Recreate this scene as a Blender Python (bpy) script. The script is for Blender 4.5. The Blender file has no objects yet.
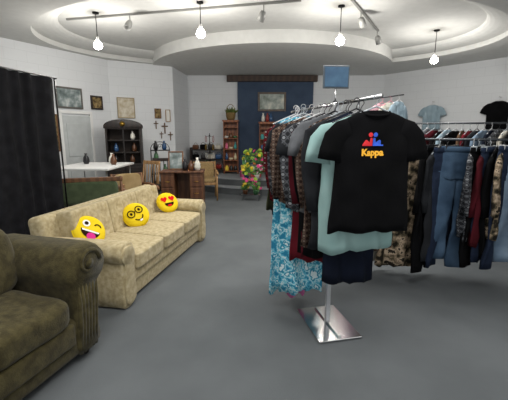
import bpy, bmesh, math, random
from mathutils import Vector, Matrix, Euler
from mathutils.bvhtree import BVHTree
R=random.Random(7)
S=bpy.context.scene
COL=S.collection
try:
    S.view_settings.view_transform='Standard'
except Exception: pass

# ------------------------------------------------------------ materials
def lin(h):
    if not isinstance(h,str): return tuple(h)+(1,) if len(h)==3 else h
    h=h.lstrip('#'); c=[int(h[i:i+2],16)/255 for i in (0,2,4)]
    return tuple((x/12.92 if x<=.04045 else ((x+.055)/1.055)**2.4) for x in c)+(1,)
MC={}
def mat(name,c1,c2=None,rough=.8,metal=0,scale=8,bump=0,bscale=80,kind='noise',emit=0,sheen=0,stops=None,coords='Object'):
    if name in MC: return MC[name]
    m=bpy.data.materials.new(name); m.use_nodes=True
    nt=m.node_tree; N=nt.nodes; L=nt.links; b=N['Principled BSDF']
    b.inputs['Roughness'].default_value=rough; b.inputs['Metallic'].default_value=metal
    if rough>=.8: b.inputs['Specular IOR Level'].default_value=.12
    if sheen: b.inputs['Sheen Weight'].default_value=sheen
    tc=N.new('ShaderNodeTexCoord')
    if c2 is None: c2=c1
    rp=N.new('ShaderNodeValToRGB')
    if stops:
        e=rp.color_ramp.elements
        e[0].position=stops[0][0]; e[0].color=lin(stops[0][1])
        e[1].position=stops[-1][0]; e[1].color=lin(stops[-1][1])
        for p,c in stops[1:-1]:
            x=e.new(p); x.color=lin(c)
        rp.color_ramp.interpolation='CONSTANT' if kind in('camo','plaid') else 'LINEAR'
    else:
        rp.color_ramp.elements[0].color=lin(c1); rp.color_ramp.elements[1].color=lin(c2)
        rp.color_ramp.elements[0].position=.35; rp.color_ramp.elements[1].position=.65
    if kind in('noise','camo'):
        t=N.new('ShaderNodeTexNoise'); t.inputs['Scale'].default_value=scale; t.inputs['Detail'].default_value=3
        L.new(tc.outputs[coords],t.inputs['Vector']); L.new(t.outputs['Fac'],rp.inputs['Fac'])
    elif kind=='voro':
        t=N.new('ShaderNodeTexVoronoi'); t.inputs['Scale'].default_value=scale
        n=N.new('ShaderNodeTexNoise'); n.inputs['Scale'].default_value=scale*.8
        L.new(tc.outputs[coords],n.inputs['Vector'])
        mx=N.new('ShaderNodeMixRGB'); mx.inputs[0].default_value=.12
        L.new(tc.outputs[coords],mx.inputs[1]); L.new(n.outputs['Color'],mx.inputs[2])
        L.new(mx.outputs[0],t.inputs['Vector']); L.new(t.outputs['Distance'],rp.inputs['Fac'])
    elif kind in('plaid','stripe','wood'):
        def wv(d,sc,dist=0):
            t=N.new('ShaderNodeTexWave'); t.bands_direction=d; t.inputs['Scale'].default_value=sc
            t.inputs['Distortion'].default_value=dist; L.new(tc.outputs[coords],t.inputs['Vector']); return t
        if kind=='plaid':
            a=wv('X',scale); c=wv('Z',scale); ad=N.new('ShaderNodeMath'); ad.operation='ADD'
            L.new(a.outputs['Fac'],ad.inputs[0]); L.new(c.outputs['Fac'],ad.inputs[1])
            hf=N.new('ShaderNodeMath'); hf.operation='MULTIPLY'; hf.inputs[1].default_value=.5
            L.new(ad.outputs[0],hf.inputs[0]); L.new(hf.outputs[0],rp.inputs['Fac'])
        elif kind=='stripe':
            t=wv('Z',scale); L.new(t.outputs['Fac'],rp.inputs['Fac'])
        else:
            t=wv('X',scale,4); t.inputs['Detail'].default_value=3; L.new(t.outputs['Fac'],rp.inputs['Fac'])
    L.new(rp.outputs['Color'],b.inputs['Base Color'])
    if bump:
        n=N.new('ShaderNodeTexNoise'); n.inputs['Scale'].default_value=bscale; n.inputs['Detail'].default_value=4
        L.new(tc.outputs[coords],n.inputs['Vector'])
        bp=N.new('ShaderNodeBump'); bp.inputs['Strength'].default_value=bump; bp.inputs['Distance'].default_value=.01
        L.new(n.outputs['Fac'],bp.inputs['Height']); L.new(bp.outputs['Normal'],b.inputs['Normal'])
    if emit:
        b.inputs['Emission Strength'].default_value=emit; b.inputs['Emission Color'].default_value=lin(c1)
    MC[name]=m; return m
def block_mat():
    m=bpy.data.materials.new('painted_block'); m.use_nodes=True; nt=m.node_tree;N=nt.nodes;L=nt.links;b=N['Principled BSDF']
    tc=N.new('ShaderNodeTexCoord'); br=N.new('ShaderNodeTexBrick'); br.inputs['Scale'].default_value=1
    br.inputs['Brick Width'].default_value=.4; br.inputs['Row Height'].default_value=.2; br.inputs['Mortar Size'].default_value=.005
    br.inputs['Color1'].default_value=lin('#dadcde'); br.inputs['Color2'].default_value=lin('#d8dadc'); br.inputs['Mortar'].default_value=lin('#d1d3d5')
    L.new(tc.outputs['UV'],br.inputs['Vector']); L.new(br.outputs['Color'],b.inputs['Base Color'])
    bp=N.new('ShaderNodeBump'); bp.inputs['Strength'].default_value=.1; bp.inputs['Distance'].default_value=.003; bp.invert=True
    L.new(br.outputs['Fac'],bp.inputs['Height']); L.new(bp.outputs['Normal'],b.inputs['Normal']); b.inputs['Roughness'].default_value=.8
    return m

# ------------------------------------------------------------ mesh helpers
def mk(verts,faces,smooth=True,name='m'):
    me=bpy.data.meshes.new(name); me.from_pydata([tuple(v) for v in verts],[],faces); me.update()
    bm=bmesh.new(); bm.from_mesh(me); bmesh.ops.recalc_face_normals(bm,faces=bm.faces); bm.to_mesh(me); bm.free()
    if smooth:
        me.polygons.foreach_set('use_smooth',[True]*len(me.polygons))
    return me
def frombm(bm,smooth=True):
    me=bpy.data.meshes.new('m'); bmesh.ops.recalc_face_normals(bm,faces=bm.faces); bm.to_mesh(me); bm.free()
    if smooth: me.polygons.foreach_set('use_smooth',[True]*len(me.polygons))
    return me
def T(x=0,y=0,z=0,rx=0,ry=0,rz=0,s=None):
    M=Matrix.Translation((x,y,z))@Euler((math.radians(rx),math.radians(ry),math.radians(rz))).to_matrix().to_4x4()
    if s is not None: M=M@Matrix.Diagonal((s[0],s[1],s[2],1))
    return M
def join(parts,smooth=None):
    bm=bmesh.new()
    for p in parts:
        me,M=(p if isinstance(p,tuple) else (p,Matrix()))
        t=me.copy(); t.transform(M); bm.from_mesh(t); bpy.data.meshes.remove(t)
    me=bpy.data.meshes.new('j'); bm.to_mesh(me); bm.free(); return me
def rbox(sx,sy,sz,r=.008,c=(0,0,0),seg=2):
    bm=bmesh.new(); bmesh.ops.create_cube(bm,size=1)
    for v in bm.verts: v.co=Vector((v.co.x*sx+c[0],v.co.y*sy+c[1],v.co.z*sz+c[2]))
    r=min(r,min(sx,sy,sz)*.45)
    if r>0: bmesh.ops.bevel(bm,geom=list(bm.edges),offset=r,segments=seg,affect='EDGES',profile=.5)
    me=frombm(bm,False)
    if r>.015: me.polygons.foreach_set('use_smooth',[True]*len(me.polygons))
    return me
def tube(pts,r,seg=8,closed=False):
    pts=[Vector(p) for p in pts]; n=len(pts); rs=r if isinstance(r,(list,tuple)) else [r]*n
    V=[];F=[]; up=None
    for i,p in enumerate(pts):
        if closed: d=pts[(i+1)%n]-pts[i-1]
        else: d=pts[min(i+1,n-1)]-pts[max(i-1,0)]
        d.normalize()
        if up is None:
            up=Vector((0,0,1)) if abs(d.z)<.9 else Vector((1,0,0))
        a=d.cross(up)
        if a.length<1e-4: a=d.orthogonal()
        a.normalize(); b=a.cross(d).normalized(); up=b
        for k in range(seg):
            t=2*math.pi*k/seg; V.append(p+(a*math.cos(t)+b*math.sin(t))*rs[i])
    for i in range(n if closed else n-1):
        j=(i+1)%n
        for k in range(seg):
            k2=(k+1)%seg; F.append((i*seg+k,i*seg+k2,j*seg+k2,j*seg+k))
    if not closed:
        F.append(tuple(range(seg))[::-1]); F.append(tuple((n-1)*seg+k for k in range(seg)))
    return mk(V,F)
def lathe(prof,seg=24):
    V=[];F=[]; n=len(prof)
    for r,z in prof:
        for k in range(seg):
            t=2*math.pi*k/seg; V.append((max(r,.0005)*math.cos(t),max(r,.0005)*math.sin(t),z))
    for i in range(n-1):
        for k in range(seg):
            k2=(k+1)%seg; F.append((i*seg+k,i*seg+k2,(i+1)*seg+k2,(i+1)*seg+k))
    F.append(tuple(range(seg))[::-1]); F.append(tuple((n-1)*seg+k for k in range(seg)))
    return mk(V,F)
def cushion(sx,sy,sz,e=4.0,n=10,puff=.25,wr=0,seed=0):
    bm=bmesh.new(); bmesh.ops.create_cube(bm,size=2); bmesh.ops.subdivide_edges(bm,edges=list(bm.edges),cuts=n,use_grid_fill=True)
    rr=random.Random(seed); ph=[rr.uniform(0,6) for _ in range(4)]
    for v in bm.verts:
        p=v.co; q=(abs(p.x)**e+abs(p.y)**e+abs(p.z)**e)**(1/e); m=max(abs(p.x),abs(p.y),abs(p.z))
        p=p*(m/q if q else 1)
        k=(1-puff*((p.x**4+p.y**4)/2))
        x,y,z=p.x*sx/2,p.y*sy/2,p.z*k*sz/2
        if wr: z+=wr*math.sin(x*14+ph[0]+2*math.sin(y*9+ph[1])); y+=wr*.6*math.sin(x*11+z*13+ph[2])
        v.co=(x,y,z)
    return frombm(bm)
def extr(prof,y0,y1,inset=.02,ny=6):
    cx=sum(p[0] for p in prof)/len(prof); cz=sum(p[1] for p in prof)/len(prof); n=len(prof)
    ys=[(y0,.90),(y0+inset*.4,.97),(y0+inset,1)]+[(y0+inset+(y1-y0-2*inset)*i/ny,1) for i in range(1,ny)]+[(y1-inset,1),(y1-inset*.4,.97),(y1,.9)]
    V=[];F=[]
    for y,s in ys:
        for x,z in prof: V.append((cx+(x-cx)*s,y,cz+(z-cz)*s))
    for i in range(len(ys)-1):
        for k in range(n):
            k2=(k+1)%n; F.append((i*n+k,i*n+k2,(i+1)*n+k2,(i+1)*n+k))
    F.append(tuple(range(n))); F.append(tuple((len(ys)-1)*n+k for k in range(n))[::-1])
    return mk(V,F)
def smoothprof(pts,sub=3):
    n=len(pts); out=[]
    for i in range(n):
        p0,p1,p2,p3=[Vector(pts[(i+k-1)%n]) for k in range(4)]
        for j in range(sub):
            t=j/sub
            out.append(tuple(.5*((2*p1)+(-p0+p2)*t+(2*p0-5*p1+4*p2-p3)*t*t+(-p0+3*p1-3*p2+p3)*t**3)))
    return out
def obj(name,me,m=None,parent=None,M=None,label=None):
    o=bpy.data.objects.new(name,me); COL.objects.link(o)
    if me is not None and m is not None:
        if me.materials: me.materials[0]=m
        else: me.materials.append(m)
    if parent: o.parent=parent
    if M is not None: o.matrix_basis=M
    if label: o['label']=label
    return o
def top(o,label,cat,group=None):
    o['label']=label; o['category']=cat
    if group: o['group']=group
    return o
def thing(name,M,label,cat,group=None):
    o=bpy.data.objects.new(name,None); o.empty_display_size=.1; COL.objects.link(o); o.matrix_basis=M
    return top(o,label,cat,group)
def struct(o): o['kind']='structure'; return o
def decal(name,outlines,host,m,parent,fn,off=.003,sub=1):
    bvh=BVHTree.FromPolygons([v.co.copy() for v in host.vertices],[tuple(p.vertices) for p in host.polygons])
    bm=bmesh.new()
    if isinstance(outlines,bpy.types.Mesh): bm.from_mesh(outlines)
    else:
        for ol in outlines:
            vs=[bm.verts.new((p[0],p[1],0)) for p in ol]
            if len(vs)>2: bm.faces.new(vs)
    bmesh.ops.triangulate(bm,faces=bm.faces)
    for _ in range(sub): bmesh.ops.subdivide_edges(bm,edges=[e for e in bm.edges if e.calc_length()>.01],cuts=1); bmesh.ops.triangulate(bm,faces=bm.faces)
    for v in bm.verts:
        o,d=fn(v.co.x,v.co.y); h=bvh.ray_cast(Vector(o),Vector(d))
        v.co=(h[0]-Vector(d)*off) if h[0] is not None else Vector(o)
    me=bpy.data.meshes.new(name); bm.to_mesh(me); bm.free()
    return obj(name,me,m,parent)
def circ(cx,cy,rx,ry=None,n=20,a0=0,a1=360):
    ry=ry or rx; k=n if a1-a0>=360 else n+1
    return [(cx+rx*math.cos(math.radians(a0+(a1-a0)*i/n)),cy+ry*math.sin(math.radians(a0+(a1-a0)*i/n))) for i in range(k)]
def arcband(cx,cy,r,w,a0,a1,n=14,ry=None):
    ry=ry or r; out=[]
    for i in range(n):
        t0=math.radians(a0+(a1-a0)*i/n); t1=math.radians(a0+(a1-a0)*(i+1)/n)
        f=lambda t,rr:(cx+(r+rr)*math.cos(t),cy+(ry+rr)*math.sin(t))
        out.append([f(t0,-w/2),f(t0,w/2),f(t1,w/2),f(t1,-w/2)])
    return out

# ------------------------------------------------------------ shared materials
M_wall=block_mat()
M_ceil=mat('ceiling_plaster','#d0d0cd','#cbcbc8',rough=.9,bump=.1,bscale=60)
M_floor=mat('grey_carpet','#626668','#6a6e70',rough=.97,scale=2,bump=.6,bscale=260)
M_step=mat('step_carpet','#55585a','#5e6163',rough=.97,scale=3,bump=.6,bscale=260)
M_nose=mat('step_edge','#8b8e90','#94979a',rough=.9,scale=6)
M_dark=mat('dark_wood','#1a110d','#281913',rough=.6,kind='wood',scale=3)
M_wood=mat('brown_wood','#5a3a22','#6f4a2c',rough=.5,kind='wood',scale=3)
M_red=mat('cherry_wood','#4f2f1d','#634028',rough=.5,kind='wood',scale=3)
M_oak=mat('oak_wood','#8d6a42','#a07c50',rough=.5,kind='wood',scale=3)
M_chrome=mat('chrome','#d8d8d8',rough=.2,metal=1)
M_chpost=mat('satin_chrome','#c3c6c9',rough=.35,metal=.6)
M_steel=mat('dull_steel','#55585b',rough=.35,metal=1)
M_bmetal=mat('black_metal','#101010',rough=.4,metal=.6)
M_white=mat('white_paint','#e2e2e0',rough=.5)
M_brass=mat('brass','#a8863c',metal=1,rough=.3)

# ------------------------------------------------------------ room
def wall(name,a,b,z0=0,z1=3.6,th=.12,side=1,m=None):
    a=Vector(a);b=Vector(b);d=(b-a);L=d.length;d.normalize();n=Vector((-d.y,d.x))*side
    V=[];
    for z in (z0,z1):
        for p in (a,b,b+n*th,a+n*th): V.append((p.x,p.y,z))
    F=[(0,1,5,4),(1,2,6,5),(2,3,7,6),(3,0,4,7),(0,3,2,1),(4,5,6,7)]
    me=bpy.data.meshes.new(name); me.from_pydata(V,[],F); uv=me.uv_layers.new()
    for p in me.polygons:
        for li in p.loop_indices:
            v=me.vertices[me.loops[li].vertex_index].co
            uv.data[li].uv=((Vector((v.x,v.y))-a).dot(d),v.z)
    o=obj(name,me,m or M_wall); return struct(o)
H=3.15
wall('wall_left',(-5.3,-1.5),(-5.3,5.0))
wall('wall_left_diagonal',(-5.3,5.0),(-3.385,8.52))
wall('wall_alcove_left',(-3.385,8.52),(-2.05,9.24))
wall('wall_recess_left',(-2.05,9.24),(-1.93,10.6))
wall('wall_back',(-1.93,10.6),(3.78,10.6))
wall('wall_right_diagonal',(3.78,10.6),(7.2,6.12))
wall('wall_right',(7.2,6.12),(7.2,-1.5))
fl=mk([(-5.6,-1.6,0),(7.5,-1.6,0),(7.5,11,0),(-5.6,11,0),(-5.6,-1.6,-.1),(7.5,-1.6,-.1),(7.5,11,-.1),(-5.6,11,-.1)],[(0,1,2,3),(7,6,5,4),(0,4,5,1),(1,5,6,2),(2,6,7,3),(3,7,4,0)],False)
struct(obj('floor',fl,M_floor))
n=144; ox,oy=.30,6.95; zi=3.36
def ov(rx,ry,z): return [(ox+rx*math.cos(2*math.pi*i/n),oy+ry*math.sin(2*math.pi*i/n),z) for i in range(n)]
X0,X1,Y0,Y1=-5.6,7.5,-1.6,11
def rectpt(x,y):
    dx,dy=x-ox,y-oy; t=1e9
    if dx>1e-6:t=min(t,(X1-ox)/dx)
    if dx<-1e-6:t=min(t,(X0-ox)/dx)
    if dy>1e-6:t=min(t,(Y1-oy)/dy)
    if dy<-1e-6:t=min(t,(Y0-oy)/dy)
    return ox+dx*t,oy+dy*t
o1=ov(4.15,2.6,H)
rings=[[(*rectpt(x,y),H) for x,y,_ in o1],o1,ov(4.15,2.6,H+.09)]
for k in range(1,7):
    f=k/6*math.pi/2
    rings.append(ov(4.15-.42*math.sin(f),2.6-.34*math.sin(f),zi-(zi-H-.09)*math.cos(f)))
V=[p for r in rings for p in r]+[(ox,oy,zi)]; c=len(V)-1; F=[]
for k in range(len(rings)-1):
    for i in range(n):
        j=(i+1)%n; F.append((k*n+i,k*n+j,(k+1)*n+j,(k+1)*n+i))
lr=len(rings)-1
for i in range(n): F.append((lr*n+i,lr*n+(i+1)%n,c))
struct(obj('ceiling',mk(V,F,False),M_ceil))
def arcslab(name,cx,cy,r,z0,z1,ymax,m,n=72):
    pts=[]
    for i in range(n):
        t=2*math.pi*i/n; x,y=cx+r*math.cos(t),cy+r*math.sin(t)
        if y<=ymax: pts.append((x,y,t))
    pts=[p[:2] for p in sorted(pts,key=lambda p:(p[2]-math.pi/2)%(2*math.pi))]
    a=math.sqrt(max(r*r-(ymax-cy)**2,0)); pts=[(cx-a,ymax)]+pts+[(cx+a,ymax)]
    k=len(pts); V=[(x,y,z0) for x,y in pts]+[(x,y,z1) for x,y in pts]
    F=[tuple(range(k)),tuple(range(k,2*k))[::-1]]+[(i,(i+1)%k,k+(i+1)%k,k+i) for i in range(k)]
    return struct(obj(name,mk(V,F,False),m))
arcslab('trim_1',.45,9.9,3.05,3.13,3.37,10.58,M_ceil,120)
arcslab('trim_2',.35,10.9,2.50,0.0,.15,10.59,M_step,120)
arcslab('trim_6',.35,10.9,2.16,0.1,.32,10.59,M_step,120)
arcslab('trim_7',.35,10.9,2.52,.15,.17,10.59,M_nose,120)
arcslab('trim_8',.35,10.9,2.18,.32,.34,10.59,M_nose,120)
Z0=.34
M_pan=mat('slate_panel','#3d4a5e','#465468',rough=.8,scale=3)
struct(obj('trim_3',rbox(2.2,.05,2.62,.004,(.62,10.57,.34+1.31)),M_pan))
struct(obj('trim_4',rbox(2.6,.16,.17,.01,(.52,10.515,3.03)),mat('beam_wood','#33241b','#433126',rough=.6,kind='wood',scale=2)))
ang=math.degrees(math.atan2(.878,.478))
def onleft(y,off=.03):
    x=-5.3+.544*(y-5); return (x+.878*off,y-.478*off)
dx,dy=onleft(7.7,.02)
struct(obj('door_1',join([(rbox(.66,.04,1.86,.005,(0,0,.93)),Matrix()),(rbox(.5,.02,.7,.01,(0,-.025,1.35)),Matrix()),(rbox(.5,.02,.65,.01,(0,-.025,.5)),Matrix())]),mat('door_paint','#b2b6b6','#bbbfbf',rough=.5),M=T(dx,dy,0,rz=ang)))
struct(obj('trim_5',join([rbox(.06,.06,1.92,.004,(-.36,0,.96)),rbox(.06,.06,1.92,.004,(.36,0,.96)),rbox(.78,.06,.06,.004,(0,0,1.93))]),M_white,M=T(dx,dy,0,rz=ang)))

# ------------------------------------------------------------ camera + light
cam=bpy.data.cameras.new('camera'); co=bpy.data.objects.new('camera',cam); COL.objects.link(co); S.camera=co
cam.sensor_width=36; cam.lens=36*350/508; co.location=(0,0,1.5); co.rotation_euler=(math.radians(90-10.84),0,0); cam.clip_start=.05
w=bpy.data.worlds.new('world'); S.world=w; w.use_nodes=True
w.node_tree.nodes['Background'].inputs[0].default_value=(.98,.99,1,1); w.node_tree.nodes['Background'].inputs[1].default_value=.95
def area(name,loc,size,power,rot=(0,0,0),col=(1,.985,.96)):
    l=bpy.data.lights.new(name,'AREA'); l.shape='RECTANGLE'; l.size,l.size_y=size; l.energy=power; l.color=col
    o=bpy.data.objects.new(name,l); COL.objects.link(o); o.location=loc; o.rotation_euler=[math.radians(a) for a in rot]; return o
area('overhead_fill',(0,1.2,3.1),(3.5,1.5),92)  # added soft fill from above, out of view; no fixture modelled here
area('overhead_fill',(.8,4.1,3.1),(3.5,.3),85)  # second added fill strip above the frame, brightens the room

M_bulb=mat('glowing_bulb','#fff8ea',emit=50)
bulbs=[(-2.49,5.95,2.88),(-.78,5.5,2.94),(1.30,5.65,2.87),(3.36,6.9,2.84)]
for x,y,z in bulbs:
    t=thing('pendant_lamp',T(x,y,zi),'small pendant lamp with glowing bulb hanging from the ceiling','pendant lamp','pendant lamps')
    h=zi-z
    obj('canopy',lathe([(.0,0),(.05,0),(.05,-.02),(.0,-.03)]),M_bmetal,t)
    obj('cord',tube([(0,0,-.01),(0,0,-h+.11)],.006,6),M_bmetal,t)
    obj('socket',lathe([(.0,.0),(.022,0),(.028,-.06),(.0,-.06)]),M_white,t,T(0,0,-h+.12))
    obj('bulb',lathe([(0,.06),(.025,.055),(.045,.04),(.062,.015),(.067,-.01),(.058,-.04),(.035,-.062),(.0,-.07)],20),M_bulb,t,T(0,0,-h))
    l=bpy.data.lights.new('bulb_light','POINT'); l.energy=44; l.color=(1,.97,.92); l.shadow_soft_size=.08
    lo=bpy.data.objects.new('bulb_light',l); COL.objects.link(lo); lo.location=(x,y,z-.15)
def track(a,b,spots):
    a=Vector(a);b=Vector(b);d=b-a
    t=thing('track_light',T(*a),'ceiling track rail with small spotlight heads','track light')
    ag=math.degrees(math.atan2(d.y,d.x))
    obj('rail',rbox(d.length,.035,.03,.003,(d.length/2,0,-.015)),mat('rail_grey','#7d7d7a',rough=.5),t,T(rz=ag))
    for s,rz,mm in spots:
        p=d*s
        obj('spotlight_head',join([(lathe([(0,.0),(.035,0),(.05,-.04),(.055,-.14),(.045,-.14),(.03,-.05),(0,-.05)]),T(0,0,-.12,rx=35,rz=rz)),(tube([(0,0,0),(0,0,-.14)],.01,6),Matrix())]),mm,t,T(p.x,p.y,0))
M_sp=mat('spot_grey','#8f8f8c',rough=.4)
track((-3.1,6.25,zi),(.67,5.4,zi),[(.30,160,M_sp),(.86,40,M_sp)])
track((1.37,5.35,zi),(2.28,6.9,zi),[(.30,-50,M_sp),(.97,-50,M_sp)])

# ------------------------------------------------------------ sofa
M_sofa=mat('gold_damask','#a3906c','#c2b28c',rough=.85,scale=26,bump=.25,bscale=90,sheen=.1,stops=[(.32,'#a1926f'),(.48,'#b0a17d'),(.6,'#bbad8b'),(.8,'#c3b798')])
sofa=thing('sofa',T(-1.10,2.756,0,rz=79.3),'long tan and gold patterned three-seat sofa with tufted back','sofa')
SL=2.14
obj('base',rbox(SL-.03,.80,.27,.02,(SL/2,.44,.165),3),M_sofa,sofa)
obj('front_rail',rbox(SL-.40,.05,.12,.02,(SL/2,.035,.245),3),M_sofa,sofa)
prof=smoothprof([(.19,.03),(.19,.30),(.195,.42),(.215,.50),(.18,.57),(.10,.59),(.01,.575),(-.035,.51),(-.01,.44),(.01,.40),(.01,.03)],4)
for k in (0,1):
    me=extr(prof,0.0,.80,.02)
    M=T() if k==0 else T(SL,0,0,s=(-1,1,1))
    a=obj('arm',me,M_sofa,sofa,M)
    pm=extr([(.10+(x-.10)*.82,.31+(z-.31)*.88) for x,z in prof],-.018,.012,.006,2)
    obj('arm_front_panel',pm,M_sofa,a)
obj('back_frame',rbox(SL-.05,.16,.56,.05,(0,0,0),4),M_sofa,sofa,T(SL/2,.80,.50,rx=-8))
cw=(SL-.42)/3
M_btn=mat('button_tan','#8a7752',rough=.8)
for i in range(3):
    cx=.21+cw*(i+.5)
    obj('seat_cushion',cushion(cw-.018,.64,.16,14,14,.08,.0,i),M_sofa,sofa,T(cx,.29,.38,rx=2))
    me=cushion(cw-.006,.18,.38,16,18,.0,.0,i+5)
    bt=[(-.15,.08),(.15,.08),(0,-.0),(-.15,-.09),(.15,-.09)]
    for v in me.vertices:
        if v.co.y<0:
            for bx,bz in bt:
                d=math.hypot(v.co.x-bx,v.co.z-bz); v.co.y+=.018*math.exp(-(d/.04)**2)
    bc=obj('back_cushion',me,M_sofa,sofa,T(cx,.66,.605,rx=-10))
    for bx,bz in bt:
        obj('button',lathe([(0,-.006),(.012,-.004),(.014,.002),(.0,.006)],10),M_btn,bc,T(bx,-.07,bz,rx=90))
for x in (.08,SL-.08):
    for y in (.08,.78): obj('leg',lathe([(.0,0),(.02,0),(.028,.035),(0,.035)],10),M_dark,sofa,T(x,y,0))

M_yel=mat('yellow_plush','#e8c81e','#eed02c',rough=1,bump=.4,bscale=120)
M_ink=mat('dark_brown_print','#2a1608',rough=.9); M_wht=mat('white_print','#eeeeea',rough=.9)
M_rd=mat('red_print','#d3141c',rough=.9); M_pk=mat('pink_print','#d9368e',rough=.9)
def emoji(M,label,kind,r=.165):
    t=thing('round_cushion',M,label,'cushion','smiley face cushions')
    seg=40;prof=[]
    for i in range(15):
        a=math.pi*i/14; s_=math.sin(a)
        prof.append((r*s_**.6 if 0<i<14 else .0,-.052*math.copysign(abs(math.cos(a))**.8,math.cos(a))))
    me=lathe(prof,seg); me.transform(Matrix.Rotation(math.radians(90),4,'X'))
    obj('cushion_body',me,M_yel,t)
    sm=tube([(r*.995*math.cos(a),0,r*.995*math.sin(a)) for a in [2*math.pi*i/32 for i in range(32)]],.006,6,True)
    obj('piping',sm,M_yel,t)
    q=r/.165
    fn=lambda u,v:((u*q,-1,v*q),(0,1,0))
    def D(nm,ol,m,off=.003): return decal(nm,ol,me,m,t,fn,off)
    if kind=='tongue':
        D('eye',[circ(-.055,.045,.038)],M_wht); D('pupil',[circ(-.055,.045,.02)],M_ink,.005)
        D('eye',arcband(.06,.03,.035,.014,20,160),M_ink)
        D('mouth',[circ(0,-.02,.095,.085,20,180,360)],M_ink)
        D('teeth',[[(-.088,-.022),(.088,-.022),(.08,-.04),(-.08,-.04)]],M_wht,.005)
        D('tongue',[circ(.015,-.085,.045,.04)],M_pk,.006)
    elif kind=='glasses':
        for s in (-1,1):
            D('eye',[circ(s*.058,.03,.016,.02)],M_ink,.004)
            D('spectacles',arcband(s*.058,.03,.045,.014,0,360,24),M_ink,.006)
        D('spectacles',[[(-.016,.03),(.016,.03),(.016,.04),(-.016,.04)]],M_ink,.006)
        D('mouth',arcband(0,-.03,.06,.014,200,340),M_ink)
        D('teeth',[[(-.018,-.09),(.018,-.09),(.018,-.112),(-.018,-.112)]],M_wht,.005)
    else:
        for s in (-1,1):
            h=[]
            for i in range(28):
                a=2*math.pi*i/28; h.append((s*.062+.0034*16*math.sin(a)**3*.9,.035+.0034*(13*math.cos(a)-5*math.cos(2*a)-2*math.cos(3*a)-math.cos(4*a))))
            D('heart_eye',[h],M_rd,.004)
        D('mouth',[circ(0,-.03,.075,.065,20,180,360)],M_ink)
        D('tongue',[circ(0,-.075,.035,.016)],M_rd,.006)
def sofapt(l,b,z): return (-1.10+.185*l-.983*b,2.756+.983*l+.185*b,z)
emoji(T(*sofapt(.345,.535,.59),rx=0,rz=36)@T(rx=-40,ry=28),'round yellow winking smiley cushion with tongue out on sofa','tongue',.155)
emoji(T(*sofapt(1.08,.46,.575),rz=46)@T(rx=-36,ry=-26),'round yellow smiley cushion with black glasses on sofa','glasses',.146)
emoji(T(*sofapt(1.82,.41,.58),rz=38)@T(rx=-36,ry=-5),'round yellow smiley cushion with red heart eyes on sofa','hearts',.142)

# ------------------------------------------------------------ armchair
M_ch=mat('olive_corduroy','#38321d','#4d462b',rough=.85,scale=20,bump=.45,bscale=110,sheen=.12)
ch=thing('armchair',T(-1.06,2.25,0,rz=74.1),'dark olive brown upholstered armchair with big rolled arms','armchair')
CW=1.02
obj('base',rbox(CW-.02,.78,.27,.04,(-CW/2,.43,.185),3),M_ch,ch)
ap=smoothprof([(-.20,.05),(-.20,.30),(-.205,.50),(-.235,.60),(-.22,.70),(-.15,.77),(-.06,.79),(.03,.775),(.09,.72),(.105,.645),(.075,.57),(.02,.525),(-.01,.45),(-.015,.2),(-.015,.05)],4)
sp=[(math.cos(a)*(.105-.0125*a),-.0,math.sin(a)*(.105-.0125*a)) for a in [i*.3 for i in range(24)]]
for k in (0,1):
    a=obj('arm',extr(ap,.02,.80,.08,8),M_ch,ch,T() if k==0 else T(-CW,0,0,s=(-1,1,1)))
    pl=[]
    for i in range(6):
        f=i/5; xb=-.175+.135*f; xt=-.16+.16*f
        pl.append(tube([(xb,.038,.06),(xb,.024,.25),(xb*.5+xt*.5,.022,.42),(xt,.03,.53)],[.014,.019,.018,.010],8))
    obj('gathered_front',join(pl),M_ch,a)
    obj('scroll_front',join([(tube(sp,[.018-.0004*i for i in range(24)],8),T(-.06,.02,.655)),(lathe([(0,-.01),(.03,-.008),(.035,.004),(0,.012)],16),T(-.06,.012,.655,rx=90))]),M_ch,a)
obj('seat_cushion',cushion(CW-.46,.56,.20,6,12,.2,.005,3),M_ch,ch,T(-CW/2,.27,.41,rx=3))
obj('front_border',rbox(CW-.44,.05,.15,.022,(-CW/2,.04,.235),3),M_ch,ch)
obj('back_frame',cushion(CW-.06,.24,.70,5,12,.1),M_ch,ch,T(-CW/2,.80,.56,rx=-10))
obj('back_cushion',cushion(CW-.36,.26,.50,4,12,.2,.006,8),M_ch,ch,T(-CW/2,.56,.70,rx=-12))
for x in (-.08,-CW+.08):
    for y in (.1,.76): obj('foot',lathe([(.0,0),(.025,0),(.035,.05),(0,.06)],12),M_dark,ch,T(x,y,0))

# ------------------------------------------------------------ black curtain screen
cu=thing('curtain_screen',T(-2.95,2.2,0,rz=math.degrees(math.atan2(2.3,.46))),'tall black pleated curtain hung on a pipe frame behind the sofa','curtain')
CLn=2.40; V=[];F=[];nx=220;nz=14
for j in range(nz):
    z=.04+2.12*j/(nz-1)
    for i in range(nx):
        x=CLn*i/(nx-1); am=.035+.02*math.sin(x*3.1); y=am*math.sin(x*30+1.8*math.sin(x*7))*(.7+.3*(1-z/2.2))
        V.append((x+.01*math.sin(z*5+x*9),y,z))
for j in range(nz-1):
    for i in range(nx-1): F.append((j*nx+i,j*nx+i+1,(j+1)*nx+i+1,(j+1)*nx+i))
obj('drape',mk(V,F),mat('black_drape','#151517','#1f1f22',rough=.9),cu)
obj('crossbar',tube([(-.03,0,2.17),(CLn+.03,0,2.17)],.010,10),M_bmetal,cu)
for x in (-.03,CLn+.02):
    obj('post',tube([(x,.02,.02),(x,.02,2.18)],.010,10),M_bmetal,cu)
    obj('post_foot',rbox(.3,.35,.015,.004,(x-.0,0,.0075)),M_bmetal,cu)

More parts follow.
